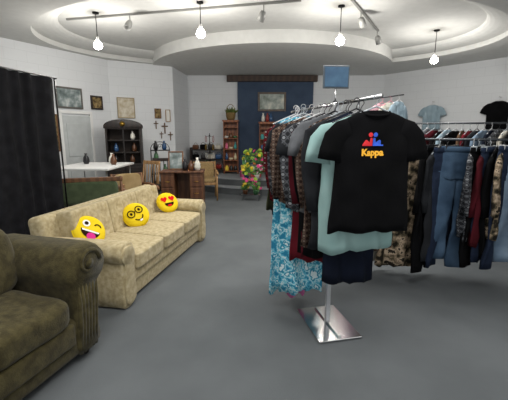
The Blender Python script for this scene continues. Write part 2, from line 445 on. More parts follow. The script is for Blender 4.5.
# ------------------------------------------------------------ garments
def ring(cx,cz,hw,th,dirv=(0,-1),seg=28,ph=0,amp=0,k=20,dy=0):
    d=Vector((dirv[0],dirv[1])).normalized(); px=Vector((-d.y,d.x)); out=[]
    for i in range(seg):
        t=2*math.pi*i/seg; c,s=math.cos(t),math.sin(t)
        u=hw*math.copysign(abs(c)**.8,c); y=th*math.copysign(abs(s)**.8,s)+amp*math.sin(k*u+ph)+amp*.5*math.sin(k*2.1*u+ph*2)
        out.append((cx+px.x*u,y+dy,cz+px.y*u))
    return out
def loft(rings):
    n=len(rings[0]);V=[p for r in rings for p in r];F=[]
    for i in range(len(rings)-1):
        for k in range(n):
            k2=(k+1)%n;F.append((i*n+k,i*n+k2,(i+1)*n+k2,(i+1)*n+k))
    F.append(tuple(range(n))); F.append(tuple((len(rings)-1)*n+k for k in range(n)))
    return mk(V,F)
def interp(levels,N):
    out=[]; z0,z1=levels[0][0],levels[-1][0]
    for i in range(N):
        f=i/(N-1); z=z0+(z1-z0)*f**1.6
        for a,b in zip(levels,levels[1:]):
            if a[0]>=z>=b[0]-1e-9:
                t=(a[0]-z)/(a[0]-b[0]) if a[0]!=b[0] else 0
                out.append((z,)+tuple(a[k]+(b[k]-a[k])*t for k in (1,2))); break
    return out
def gbody(levels,seed,fold=.012,k=24,skew=.03):
    rr=random.Random(seed); ph=rr.uniform(0,6); k=k*rr.uniform(.8,1.4); sk=rr.uniform(-skew,skew); hem=rr.uniform(-.02,.02) if fold>.01 else 0
    L=interp(levels,26); z0,z1=levels[0][0],levels[-1][0]
    out=[]
    for z,hw,t in L:
        f=(z0-z)/(z0-z1)
        r=ring(sk*f,z,hw*(1+.04*math.sin(7*f+ph)*f),t*.58,(0,-1),52,ph+z*2.0,fold*min(1,f*1.5),k)
        wr=.4*fold*math.sin(f*21+ph)
        out.append([(x,y+wr*math.sin(5*x/hw+ph),zz+hem*f*x/hw+(fold*.6*f**4*math.sin(9*x/hw+ph))) for x,y,zz in r])
    return loft(out)
NECK=-.092
def shirt(seed,L=.72,w=.235,sleeve='short',fold=.012,spread=.0,sw=1.0):
    z=NECK
    ms=[gbody([(z,.075,.018),(z-.015,.12,.026),(z-.045,w-.05,.034),(z-.065,w-.025,.038),(z-.12,w-.015,.042),(z-.24,w-.012,.048),(z-L*.7,w-.005,.05),(z-L,w+.008,.052)],seed,fold)]
    rr=random.Random(seed+999)
    for s in (-1,1):
        dx_=rr.uniform(-.015,.01)
        if sleeve=='short': P=[(w-.085,z-.09,.055),(w-.045,z-.105,.068*sw),(w-.012+spread*.4,z-.15,.078*sw),(w+.005+spread*.8,z-.22,.08*sw),(w+.012+spread,z-.275,.082*sw)]
        elif sleeve=='long': P=[(w-.07,z-.10,.06),(w-.02,z-.13,.075),(w+.005+dx_*.5,z-.26,.066),(w+.008+dx_,z-.36,.058),(w+.0+dx_*1.5,z-.47,.054),(w-.005+dx_*2,z-.60,.042)]
        else: continue
        pts=[]
        for i,(x,zz,h) in enumerate(P):
            a=P[max(i-1,0)];b=P[min(i+1,len(P)-1)]
            pts.append(ring(s*x,zz,h,.024,(s*(b[0]-a[0]),b[1]-a[1]),24,seed+i*.8,fold*.6*i/4,34))
        ms.append(loft(pts))
    return join(ms)
def dress(seed,L=1.3,w=.2,hem=.3,fold=.025):
    z=NECK
    return gbody([(z,.07,.018),(z-.03,.14,.03),(z-.07,w-.02,.035),(z-.25,w,.045),(z-.42,w-.03,.045),(z-L,hem,.06)],seed,fold,26)
def jeans(seed,L=1.02,w=.19):
    z=-.08; rr=random.Random(seed); fl_=rr.uniform(-.03,.04); ww=rr.uniform(.9,1.12)
    ms=[gbody([(z,w,.04),(z-.1,w+.015,.055),(z-.24,w+.025,.06),(z-.30,w+.015,.055)],seed,.008,24,.004)]
    for s in (-1,1):
        Ls=L+rr.uniform(-.07,.03)
        ms.append(loft([ring(s*(.108+.012*i/12+fl_*i/12),z-.22-(Ls-.22)*i/12,(.114-.026*min(i/5,1)+.005*math.sin(i*2.3+seed))*ww,.030-.006*i/12,(0,-1),22,seed+s+i*.6,.016*min(1,i/6),20,.018*s*i/12) for i in range(13)]))
    ms.append(loft([ring(0,z+.01,w+.004,.034),ring(0,z-.035,w+.008,.038)]))
    return join(ms)
def skirt(seed,L=.8,w=.18,hem=.26):
    z=-.08; return gbody([(z,w,.03),(z-.05,w,.035),(z-.3,w+.04,.045),(z-L,hem,.055)],seed,.028,30)
def hanger_mesh(w=.2,clip=False):
    hk=[(.018*math.cos(a),0,.018*math.sin(a)-.018) for a in [math.radians(x) for x in range(200,-61,-20)]]
    pts=hk+[(0,0,-.05),(0,0,-.065)]
    ms=[tube(pts,.0026,6)]
    if clip:
        ms.append(tube([(-w,0,-.065),(w,0,-.065)],.005,6))
        for s in (-1,1): ms.append(rbox(.03,.05,.05,.004,(s*w*.8,0,-.085)))
    else:
        ms.append(tube([(-w,0,NECK-.05),(-w*.5,0,NECK-.01),(0,0,-.065),(w*.5,0,NECK-.01),(w,0,NECK-.05)],.005,8))
    return join(ms)
HM={}
HC={'hanger_black':'#15151a','hanger_white':'#c4c4c4','hanger_pink':'#e39aa8','hanger_clear':'#9aa1a5'}
def hang(name,me,m,pos,yaw,label,cat,group,hcol='hanger_black',tilt=0,clip=False,collar=None,hw=.19):
    o=obj(name,me,m,M=T(*pos,rz=yaw,ry=tilt)); top(o,label,cat,group)
    key=(hw,clip)
    if key not in HM: HM[key]=hanger_mesh(hw,clip)
    h=HM[key].copy()
    obj('hanger',h,mat(hcol,HC[hcol],rough=.3),o)
    if collar:
        pts=[(.078*math.cos(a),.026*math.sin(a),NECK-.004-(.022 if math.sin(a)<0 else -.004)*abs(math.sin(a))) for a in [2*math.pi*i/24 for i in range(24)]]
        obj('collar',tube(pts,.008,8,True),collar,o)
    return o
FB=dict(
 black=mat('black_cotton','#070708','#0b0b0d',rough=.95,scale=5),
 mint=mat('mint_cotton','#84a3a0','#90ada9',rough=.9,scale=5),
 navy=mat('navy_cotton','#0e121c','#141a28',rough=.9,scale=5),
 char=mat('charcoal_cotton','#1e1f22','#2a2c2f',rough=.9,scale=5),
 grey=mat('grey_knit','#55575a','#646669',rough=.95,scale=12,bump=.3),
 maroon=mat('maroon_cotton','#3f1016','#4f161f',rough=.9,scale=5),
 red=mat('dark_red_cotton','#5c1821','#6a1d28',rough=.9,scale=5),
 olive=mat('olive_cotton','#3b3d2b','#474a35',rough=.9,scale=5),
 pink=mat('dusty_pink_cotton','#bd919c','#c8a0a9',rough=.9,scale=5),
 hot=mat('hot_pink_cotton','#b0608f','#bf709c',rough=.9,scale=5),
 teal=mat('teal_cotton','#265a63','#2f6a72',rough=.9,scale=5),
 cream=mat('cream_cotton','#bdb8aa','#c9c4b7',rough=.9,scale=5),
 brown=mat('brown_cotton','#4b382a','#594433',rough=.9,scale=5),
 lav=mat('lavender_cotton','#9b90a6','#aaa0b5',rough=.9,scale=5),
 pale=mat('pale_blue_cotton','#879ba6','#96a9b3',rough=.9,scale=5),
 denim=mat('blue_denim','#2f4257','#4c6279',rough=.9,scale=4,bump=.4,bscale=160),
 ldenim=mat('light_denim','#5f7388','#8699ab',rough=.9,scale=4,bump=.4,bscale=160),
 ddenim=mat('dark_denim','#1a2233','#2a3447',rough=.9,scale=4,bump=.4,bscale=160),
 floral=mat('blue_floral','#000000',kind='camo',scale=17,rough=.85,stops=[(0,'#2c7c9c'),(.40,'#5cadc4'),(.47,'#c9dde0'),(.51,'#7cc0cf'),(.57,'#2f87a3'),(.64,'#cfe0e2')]),
 bflor=mat('dark_floral','#000000',kind='voro',scale=24,rough=.85,stops=[(0,'#c06a72'),(.2,'#6a2b3a'),(.35,'#14141a'),(1,'#191a22')]),
 camo=mat('brown_camouflage','#000000',kind='camo',scale=13,rough=.9,stops=[(0,'#26231d'),(.42,'#544c3c'),(.48,'#857561'),(.55,'#b09d86'),(.62,'#332e27')]),
 plaid=mat('brown_plaid','#000000',kind='plaid',scale=8,rough=.9,stops=[(0,'#2b1f1b'),(.35,'#5c4b40'),(.6,'#241918'),(.8,'#74655b')]),
 gplaid=mat('grey_plaid','#000000',kind='plaid',scale=6,rough=.9,stops=[(0,'#2c2d30'),(.35,'#5a5c60'),(.6,'#1f2023'),(.8,'#85878a')]),
 rplaid=mat('red_plaid','#000000',kind='plaid',scale=7,rough=.9,stops=[(0,'#3a0f14'),(.35,'#6c1a22'),(.6,'#1a1416'),(.85,'#8f7873')]),
 stripe=mat('grey_stripe','#3a3c40','#96969a',kind='stripe',scale=9,rough=.9),
 wstr=mat('white_navy_stripe','#b9bcbe','#23304a',kind='stripe',scale=11,rough=.9),
)
NM=dict(black='black',mint='pale mint green',navy='navy blue',char='charcoal grey',grey='grey knit',maroon='maroon',red='dark red',olive='olive green',pink='dusty pink',hot='soft pink',teal='teal',cream='cream',brown='brown',lav='lavender',pale='pale blue',denim='blue denim',ldenim='light blue denim',ddenim='dark denim',floral='turquoise blue and white floral',bflor='dark floral',camo='brown camouflage',plaid='brown plaid',gplaid='grey plaid',rplaid='red plaid',stripe='grey striped',wstr='white and navy striped')

def rack(name,ends,zr,label,bases,ext=.03,m=None,pm=None):
    m=m or M_chrome; pm=pm or m
    a=Vector((*ends[0],0));b=Vector((*ends[1],0));d=(b-a).normalized();L=(b-a).length
    ag=math.degrees(math.atan2(d.y,d.x))
    t=thing(name,T(a.x,a.y,0,rz=ag),label,'clothes rack')
    obj('rail',tube([(-ext,0,zr),(L+ext,0,zr)],.0115,12),m,t)
    for s,bw,bl in bases:
        obj('post',rbox(.032,.032,zr-.01,.003,(s,0,(zr-.01)/2+.008)),pm,t)
        obj('base_plate',join([rbox(bl,bw,.012,.004,(s,0,.012)),rbox(bl*.9,.03,.02,.004,(s,0,.025))]),m,t)
    return t
# --- front rack
F0=Vector((.70,2.04)); DR=Vector((-.2156,.9765)); ZR=1.712
tr=rack('clothes_rack',[tuple(F0),tuple(F0+DR*1.50)],ZR-.01,'chrome clothes rack on rectangular plate base packed with garments',[(.54,.34,.50)],pm=M_chpost)
obj('sign_stem',tube([(.56,0,ZR-.01),(.56,0,ZR+.10)],.006,8),M_chrome,tr)
sg=obj('sign_holder',rbox(.19,.012,.155,.004),mat('sign_frame_grey','#4a545c',rough=.3),tr,T(.56,0,ZR+.175,rz=-102.4+6))
obj('sign_card',rbox(.168,.004,.133,.001,(0,-.009,0)),mat('sign_blue','#2c4a66','#3f6079',rough=.6,scale=12),sg)
YAW=12.4
def fp(s,off=0,dz=0): p=F0+DR*s; return (p.x+off*.9765,p.y+off*.2156,ZR+dz)
GR='garments on the front rack'
tee=shirt(3,.70,.232,'short',.013,.008,.90)
to=hang('t_shirt',tee,FB['black'],fp(-.0,-.01,.0),2,'black cotton t-shirt with small red, blue and yellow chest logo','t-shirt',GR,'hanger_clear',collar=FB['black'],hw=.18)
fnt=lambda u,v:((u,-1,v),(0,1,0))
cv=bpy.data.curves.new('t','FONT'); cv.body='Kappa'; cv.size=.052; cv.align_x='CENTER'; cv.offset=.0024
tmp=bpy.data.objects.new('tmp',cv); COL.objects.link(tmp); bpy.context.view_layer.update()
tme=bpy.data.meshes.new_from_object(tmp.evaluated_get(bpy.context.evaluated_depsgraph_get())); bpy.data.objects.remove(tmp)
tme.transform(T(-.018,-.338,0))
decal('lettering',tme,tee,mat('yellow_print','#f9b62e',rough=.7),to,fnt,.004,0)
# seated figure with its back at x=0, knees raised, facing -x
figs=[[(-.0012,0),(-.0012,.036),(-.006,.041),(-.014,.038),(-.0165,.018),(-.034,.031),(-.041,.027),(-.043,.007),(-.055,.006),(-.055,0),(-.002,0)],circ(-.0125,.0555,.0115,n=14)]
def lg(s,k=1.12): return [[(-.018+s*x*k,-.284+y*k) for x,y in f] for f in figs]
decal('emblem',lg(1),tee,mat('red_logo','#e0262e',rough=.7),to,fnt,.004,0)
decal('emblem',lg(-1),tee,mat('blue_logo','#2f5fd8',rough=.7),to,fnt,.004,0)
hang('t_shirt',shirt(5,.83,.24,'short',.02,.0),FB['mint'],fp(.10,-.05,-.02),YAW-6,'pale mint green cotton t-shirt hanging behind black shirt','t-shirt',GR)
hang('tunic',dress(6,1.10,.22,.19,.016),FB['navy'],fp(.19,-.03),YAW,'long navy sleeveless tunic','tunic',GR)
seq=[('char','long',.84,.24,-.05),('black','long',.92,.24,-.04),('plaid','long',.86,.24,-.06),('grey','short',.66,.24,-.08),('black','long',.98,.23,-.05),('maroon','long',1.02,.22,-.07),('gplaid','long',.66,.25,-.09),('char','short',.62,.24,-.10),('red','dress',1.10,.19,-.09),('plaid','long',.66,.25,-.12),
('floral','dress',1.40,.19,-.17),('char','short',.62,.25,-.11),('floral','dress',1.43,.18,-.20),('hot','dress',1.50,.13,-.17),('gplaid','long',.72,.25,-.09),('maroon','long',.8,.24,-.08),('floral','dress',1.40,.17,-.12),
('black','long',.86,.25,-.05),('rplaid','long',.74,.25,-.06),('olive','long',.80,.24,-.04),('gplaid','long',.80,.24,-.03),('bflor','dress',1.05,.20,-.0),('char','long',.9,.23,-.02),('maroon','long',.85,.23,-.01),('black','long',.95,.23,-.0)]
for i,(c,k,L,w_,sh) in enumerate(seq):
    s=.245+i*.049
    hm=.09 if c=='hot' else (.18 if c=='floral' else .19)
    me=dress(i+20,L,w_,hm,.028) if k=='dress' else shirt(i+20,L,w_,k,.026)
    nm='dress' if k=='dress' else ('t_shirt' if k=='short' else 'long_sleeve_shirt')
    hang(nm,me,FB[c],fp(s,sh+R.uniform(-.01,.01),R.uniform(-.012,0)),YAW+R.uniform(-10,10),f'{NM[c]} {nm.replace("_"," ").replace("long sleeve","long-sleeved")} on a hanger on the rack',nm.replace('_',' ').replace('long sleeve ',''),GR,R.choice(['hanger_black','hanger_black','hanger_white','hanger_clear']),hw=.18,tilt=R.uniform(-2,2))
# --- second rack (jeans)
A2=Vector((1.08,3.62)); B2=Vector((3.15,2.95)); D2=(B2-A2).normalized(); L2=(B2-A2).length; Z2=1.44
rack('clothes_rack',[tuple(A2),tuple(B2)],Z2,'steel garment rack full of jeans and jackets',[(.02,.3,.1),(L2-.1,.4,.1)],m=M_steel)
def hang2(i,c,k,Ln,p,yaw,Z,grp,rr,tilt=0):
    sd=i
    if k=='dress': me=dress(sd,Ln,.19,.24,.026);nm='dress'
    elif k=='skirt': me=skirt(sd,Ln); nm='skirt'
    elif k=='pants': me=jeans(sd,Ln,.18); nm='jeans' if 'denim' in c else 'trousers'
    else: me=shirt(sd,Ln,.22,k,.026); nm='jacket' if c=='camo' else 'shirt'
    hang(nm,me,FB[c],(p.x,p.y,Z+.012),yaw,f'{NM[c]} {nm} hanging from the garment rack',nm,grp,rr.choice(['hanger_black','hanger_black','hanger_white','hanger_clear']),clip=(k in('pants','skirt')),hw=.18,tilt=tilt)
def rowfill(seq,A,D,L,Z,yaw,grp,seed0,seedr,jit=6):
    rr=random.Random(seedr)
    for i,(c,k,Ln) in enumerate(seq):
        hang2(seed0+i,c,k,Ln,A+D*(L*(i+.5)/len(seq)),yaw+rr.uniform(-jit,jit),Z+rr.uniform(-.02,0),grp,rr)
row2=[(1.12,'pink','skirt',1.12,26),(1.18,'lav','skirt',1.20,20),(1.25,'cream','dress',1.18,25),(1.31,'char','long',1.0,32),(1.37,'plaid','long',1.02,26),(1.43,'maroon','long',1.0,30),(1.55,'camo','long',1.20,4),(1.69,'black','long',1.05,50),(1.73,'black','pants',1.22,38),(1.78,'char','long',1.1,44),(1.84,'ddenim','pants',1.18,30),(1.95,'denim','pants',1.16,6),(2.05,'gplaid','long',.85,54),(2.09,'black','pants',1.14,42),(2.14,'maroon','long',.9,50),(2.18,'ddenim','pants',1.12,36),(2.23,'black','long',1.0,46),(2.28,'camo','long',.8,50),(2.32,'ddenim','pants',1.1,34),(2.43,'ldenim','pants',1.12,0),(2.55,'black','long',.9,46),(2.60,'denim','pants',1.06,18),(2.67,'ldenim','pants',1.05,28),(2.74,'red','long',.8,42),(2.81,'ddenim','pants',1.0,25),(2.88,'black','pants',1.05,25),(2.97,'denim','pants',1.0,22),(3.07,'ldenim','pants',1.0,22)]
rr2=random.Random(5)
for i,(x,c,k,Ln,yw) in enumerate(row2):
    hang2(60+i,c,k,Ln,A2+D2*((x-A2.x)/D2.x),yw+rr2.uniform(-3,3),Z2+rr2.uniform(-.015,0),'garments on the jeans rack',rr2,rr2.uniform(-3,3))
# --- third rack behind
A3=Vector((1.65,4.75)); B3=Vector((4.3,4.05)); D3=(B3-A3).normalized(); L3=(B3-A3).length; Z3=1.62
rack('clothes_rack',[tuple(A3),tuple(B3)],Z3,'steel garment rack with mixed tops and dresses',[(.3,.4,.1),(L3-.3,.4,.1)],m=M_steel)
cs=['cream','pink','black','char','camo','teal','wstr','grey','maroon','black','pale','black','brown','red','char','ldenim','navy','gplaid','cream','black','bflor','olive','hot','char','wstr','navy','black','pale','grey','black','maroon','char','plaid','black']
rowfill([(c,R.choice(['short','long','long']),R.uniform(.95,1.2)) for c in cs],A3,D3,L3,Z3,42,'garments on the rear rack',100,4,12)
# tall display stand with pink hangers
ds=thing('display_stand',T(1.55,5.35,0),'tall chrome display stand with angled arm holding pale blouses','display stand')
obj('post',tube([(0,0,.02),(0,0,1.96)],.014,10),M_steel,ds); obj('arm',tube([(-.02,0,1.96),(.60,-.14,2.04)],.009,8),M_steel,ds)
obj('base_plate',lathe([(0,0),(.2,0),(.2,.015),(.02,.03),(0,.03)]),M_steel,ds)
for i,(c,q,hc) in enumerate([('pink',.34,'hanger_pink'),('cream',.45,'hanger_pink'),('pale',.56,'hanger_white')]):
    hang('blouse',shirt(140+i,.55,.18,'short',.02),FB[c],(1.55+q-.02,5.35-.226*q,1.965+.129*q),22+8*i,f'{NM[c]} blouse on a plastic hanger','blouse','garments on the display stand',hc,hw=.17)
wa=math.degrees(math.atan2(6.12-10.6,7.2-3.78))
hook=mat('hook_metal','#9a9a9a',metal=1,rough=.3)
for (x,y,z,c,lb) in [(4.69,9.4,2.30,'pale','pale blue t-shirt hung high on the white wall'),(5.60,8.22,2.30,'black','black t-shirt hung high on the white wall')]:
    nx,ny=-.795,-.607
    hang('t_shirt',shirt(int(x*10),.62,.23,'short',.012,.05),FB[c],(x+nx*.10,y+ny*.10,z),wa,lb,'t-shirt','t-shirts on the wall','hanger_white')
    o=obj('wall_hook',tube([(0,0,0),(0,-.09,0),(0,-.11,.015)],.005,6),hook,M=T(x+nx*.0,y+ny*.0,z-.008,rz=wa)); top(o,'small metal wall hook','hook','wall hooks')

# ------------------------------------------------------------ pictures
def picture(x,y,z,w_,h,rz,label,art,frame,fw=.035,name='framed_picture',cat='picture'):
    t=thing(name,T(x,y,z,rz=rz),label,cat)
    obj('frame',join([rbox(w_,.03,fw,.005,(0,0,h/2-fw/2)),rbox(w_,.03,fw,.005,(0,0,-h/2+fw/2)),rbox(fw,.03,h-2*fw,.005,(-w_/2+fw/2,0,0)),rbox(fw,.03,h-2*fw,.005,(w_/2-fw/2,0,0))]),frame,t)
    obj('print',rbox(w_-fw*1.6,.012,h-fw*1.6,.001,(0,.002,0)),art,t)
art1=mat('landscape_print','#5d6b70','#9fa7a3',scale=6,stops=[(.3,'#454f4c'),(.5,'#7f8a8a'),(.7,'#c2c6c4')])
art2=mat('small_print','#3d3020','#a08a60',scale=14)
art3=mat('poster_print','#b5a78c','#d6cfc0',scale=9)
art4=mat('painting_print','#7f8a86','#c0c2b6',scale=5,stops=[(.3,'#6c7666'),(.5,'#a8b0aa'),(.7,'#dcdccf')])
x,y=onleft(7.6); picture(x,y,2.22,.60,.43,ang,'framed landscape print in grey frame on white block wall',art1,mat('grey_frame','#5d5a55',rough=.5))
x,y=onleft(8.18); picture(x,y,2.17,.30,.30,ang,'small square picture in dark frame on white block wall',art2,M_dark)
x,y=onleft(7.28); picture(x,y,1.5,.12,.75,ang,'tall narrow brown framed picture on white wall',art2,M_wood,.03)
a2=math.degrees(math.atan2(.475,.88))
def onalc(x,off=.03): y=8.52+.5393*(x+3.385); return (x+.475*off,y-.88*off)
x,y=onalc(-3.08); picture(x,y,2.09,.40,.48,a2,'pale poster in thin light frame on white wall',art3,mat('tan_frame','#a08f70',rough=.6),.02)
x,y=onalc(-2.42); picture(x,y,1.98,.16,.24,a2,'small brown framed sign on white wall',art2,M_wood,.02)
x,y=onalc(-2.2); picture(x,y,1.93,.12,.3,a2,'narrow white plaque on white wall',mat('plaque_white','#d9d9d4'),M_oak,.015)
M_cr=mat('cross_brown','#5f4a38','#6f5844',rough=.6)
for cx,cz,s in ((-2.28,1.62,.8),(-2.47,1.70,.6),(-2.16,1.42,.65),(-2.36,1.45,.5)):
    x,y=onalc(cx,.02)
    o=obj('wall_cross',join([rbox(.04*s,.02,.34*s,.006,(0,0,0)),rbox(.2*s,.02,.04*s,.006,(0,0,.06*s))]),M_cr,M=T(x,y,cz,rz=a2)); top(o,'decorative wooden cross hung on white wall','cross','wall crosses')
picture(.52,10.525,2.39,.82,.54,0,'framed landscape painting on dark slate wall panel',art4,mat('gilt_frame','#3c3026','#57432c',rough=.4),.06)

# ------------------------------------------------------------ left side furniture
tb=thing('table',T(-2.95,6.45,0),'white rectangular folding table with metal legs','table')
obj('table_top',rbox(1.05,1.3,.04,.01,(0,0,.90)),M_white,tb)
for sx in (-1,1):
    for sy in (-1,1): obj('leg',tube([(sx*.46,sy*.56,0),(sx*.46,sy*.56,.88)],.015,8),M_chrome,tb)
def vase(x,y,z,pr,m,lb,nm='vase',g=None):
    o=obj(nm,lathe(pr,18),m,M=T(x,y,z)); return top(o,lb,nm.replace('_',' '),g)
VP=[(0,0),(.04,0),(.06,.05),(.05,.12),(.02,.17),(.028,.2),(.0,.2)]
cer=[mat('ceramic_white','#d5d2c8',rough=.2),mat('ceramic_blue','#2f5078',rough=.2),mat('ceramic_brown','#5c3a24',rough=.3),mat('ceramic_green','#3f6a45',rough=.3),mat('ceramic_red','#8a2a22',rough=.3),mat('ceramic_black','#17171a',rough=.3)]
HX,HY=-2.86,7.85
hu=thing('hutch_cabinet',T(HX,HY,0,rz=12),'near-black wood display hutch with arched crown and open shelves','cabinet')
M_hu=mat('hutch_wood','#130c09','#1f140f',rough=.5,kind='wood',scale=3)
M_hb=mat('hutch_back','#231a15','#2d221b',rough=.7,scale=5)
obj('cabinet_body',rbox(.76,.42,.80,.012,(0,0,.44)),M_hu,hu)
obj('plinth',rbox(.80,.45,.06,.008,(0,0,.03)),M_hu,hu)
for s in (-1,1):
    d_=obj('door',join([rbox(.35,.02,.66,.008,(s*.185,-.22,.44)),rbox(.25,.012,.52,.01,(s*.185,-.235,.44))]),M_hu,hu)
    obj('knob',lathe([(0,0),(.01,0),(.016,.015),(.0,.022)],10),M_brass,d_,T(s*.04,-.24,.5,rx=90))
obj('upper_case',join([rbox(.04,.34,.78,.004,(-.35,0,1.22)),rbox(.04,.34,.78,.004,(.35,0,1.22)),rbox(.74,.36,.04,.004,(0,0,1.60)),rbox(.70,.30,.025,.002,(0,0,1.08)),rbox(.70,.30,.025,.002,(0,0,1.34)),rbox(.03,.03,.74,.003,(0,-.15,1.22))]),M_hu,hu)
obj('back_panel',rbox(.68,.015,.76,.002,(0,.155,1.22)),M_hb,hu)
cr=[(-.39,1.6)]+[(.39*math.cos(math.radians(a)),1.64+.15*math.sin(math.radians(a))) for a in range(180,-1,-12)]+[(.39,1.6)]
ac=obj('arched_crown',extr(cr,-.20,.17,.01,2),M_hu,hu)
obj('carved_rosette',lathe([(0,0),(.05,0),(.055,.008),(.0,.012)],24),M_brass,ac,T(0,-.2,1.69,rx=90))
c12,s12=math.cos(math.radians(12)),math.sin(math.radians(12))
for i,(lx,z,m) in enumerate([(-.2,.845,5),(.15,.845,2),(-.18,1.095,1),(.2,1.095,2),(.18,1.355,0)]):
    vase(HX+lx*c12,HY+lx*s12-.02,z,[(r*.9,zz*.95) for r,zz in VP],cer[m],'small ceramic vase inside the dark hutch',g='vases in the hutch')
for i,(x,y,m) in enumerate([(-3.2,6.7,5),(-2.75,6.8,0),(-2.6,6.5,2)]): vase(x,y,.92,VP,cer[m],'small ceramic vase standing on white table',g='vases on the table')
M_gr=mat('green_velvet','#47533a','#566246',rough=.8,sheen=.3,scale=10)
def woodchair(x,y,rz,label,seatm,frame,w_=.62,h=.86,spindle=False,arms=True,g=None,name='wooden_armchair'):
    t=thing(name,T(x,y,0,rz=rz),label,'chair',g)
    for s in (-1,1):
        obj('leg',tube([(s*w_*.46,-.27,0),(s*w_*.46,-.27,.62 if arms else .42)],[.018,.022],8),frame,t)
        obj('leg',tube([(s*w_*.46,.30,0),(s*w_*.46,.26,.42),(s*w_*.46,.34,h)],[.018,.022,.018],8),frame,t)
        if arms: obj('armrest',tube([(s*w_*.47,.30,.63),(s*w_*.48,0,.65),(s*w_*.48,-.3,.62),(s*w_*.48,-.32,.59)],[.02,.026,.03,.024],8),frame,t)
    obj('seat_frame',rbox(w_*.92,.56,.06,.01,(0,0,.38)),frame,t)
    obj('seat',cushion(w_*.86,.54,.10,6,6,.2),seatm,t,T(0,-.01,.45))
    obj('top_rail',rbox(w_*.98,.03,.07,.012,(0,.335,h-.04)),frame,t)
    if spindle:
        for i in range(5): xx=(i-2)*w_*.17; obj('spindle',tube([(xx,.27,.42),(xx,.33,h-.06)],.009,8),frame,t)
    else: obj('backrest',cushion(w_*.82,.09,.38,6,8,.15),seatm,t,T(0,.285,.63,rx=-9))
    return t
woodchair(-2.55,5.45,-160,'wood-framed settee chair with dark green upholstery',M_gr,M_wood,.95,.86)
woodchair(-1.98,5.75,40,'brown wooden armchair with tan upholstered seat',mat('tan_fabric','#8c7753','#9b8662',rough=.9),M_wood,.56,.82)
woodchair(-1.85,7.2,15,'dark spindle-back wooden chair',M_dark,M_dark,.46,.98,True,False,name='wooden_chair')
woodchair(-2.25,6.85,-30,'oak spindle-back wooden chair',M_oak,M_oak,.46,.95,True,False,name='wooden_chair')
woodchair(-1.12,8.0,10,'light wicker armchair with woven back',mat('wicker','#7f6a48','#a28a62',rough=.9,scale=50),M_oak,.54,.84)
dk=thing('desk',T(-1.33,6.55,0,rz=4),'small brown wooden writing desk with drawers','desk')
obj('desk_top',rbox(.80,.50,.03,.008,(0,0,.80)),M_red,dk)
obj('back_panel',rbox(.74,.02,.70,.004,(0,.22,.43)),M_red,dk)
for s in (-1,1):
    obj('pedestal',rbox(.24,.44,.70,.006,(s*.26,0,.435)),M_red,dk)
    for k in range(3):
        d_=obj('drawer',rbox(.21,.02,.19,.006,(s*.26,-.225,.2+k*.215)),M_red,dk)
        obj('handle',tube([(s*.26-.04,-.24,.2+k*.215),(s*.26-.03,-.255,.2+k*.215),(s*.26+.03,-.255,.2+k*.215),(s*.26+.04,-.24,.2+k*.215)],.005,6),M_brass,d_)
    for yy in (-1,1): obj('leg',rbox(.04,.04,.09,.004,(s*.35,yy*.19,.045)),M_red,dk)
t=thing('leaning_picture',T(-1.48,6.62,.815,rz=4)@T(rx=-12),'small framed picture leaning on the desk','picture')
obj('frame',join([rbox(.28,.02,.025,.003,(0,0,.0125)),rbox(.28,.02,.025,.003,(0,0,.34)),rbox(.025,.02,.33,.003,(-.128,0,.175)),rbox(.025,.02,.33,.003,(.128,0,.175))]),M_wood,t); obj('print',rbox(.25,.008,.32,.001,(0,.003,.175)),art1,t)
for i,(dx_,h,m) in enumerate([(.05,.22,5),(.16,.18,2),(.28,.24,0)]): vase(-1.33+dx_,6.5,.815,[(r,z*h/.2) for r,z in VP],cer[m],'small ceramic vase on the wooden desk',g='vases on the desk')
for i in range(4):
    o=obj('book',rbox(.17,.22,.028,.003),[cer[1],cer[4],cer[3],cer[2]][i],M=T(-1.12,6.68,.829+i*.0285,rz=5+7*i)); top(o,'hardcover book in small stack on desk','book','books on the desk')
et=thing('iron_shelf_stand',T(-2.1,7.9,0,rz=15),'black wrought iron shelf stand with scrolled top','shelf stand')
for sx in (-1,1):
    for sy in (-1,1): obj('upright',tube([(sx*.2,sy*.13,0),(sx*.2,sy*.13,1.15)],.01,6),M_bmetal,et)
for z in (.3,.6,.9,1.12): obj('shelf',rbox(.42,.28,.015,.003,(0,0,z)),M_bmetal,et)
sc=[(.2*math.cos(a),-.13,1.15+.16*math.sin(a)) for a in [math.pi*i/16 for i in range(17)]]
obj('scroll',join([tube(sc,.008,6),tube([(.05*math.cos(a)*(1-a/9),-.13,1.22+.05*math.sin(a)*(1-a/9)) for a in [i*.4 for i in range(20)]],.006,6)]),M_bmetal,et)
for i,z in enumerate((.31,.61,.91,1.13)):
    for j in (-1,1):
        if (i+j)%3: vase(-2.1+j*.09,7.9+j*.02,z,[(r*.9,zz*1.0) for r,zz in VP],cer[(i*2+j)%6],'small ceramic vase on the iron stand',g='vases on the iron stand')
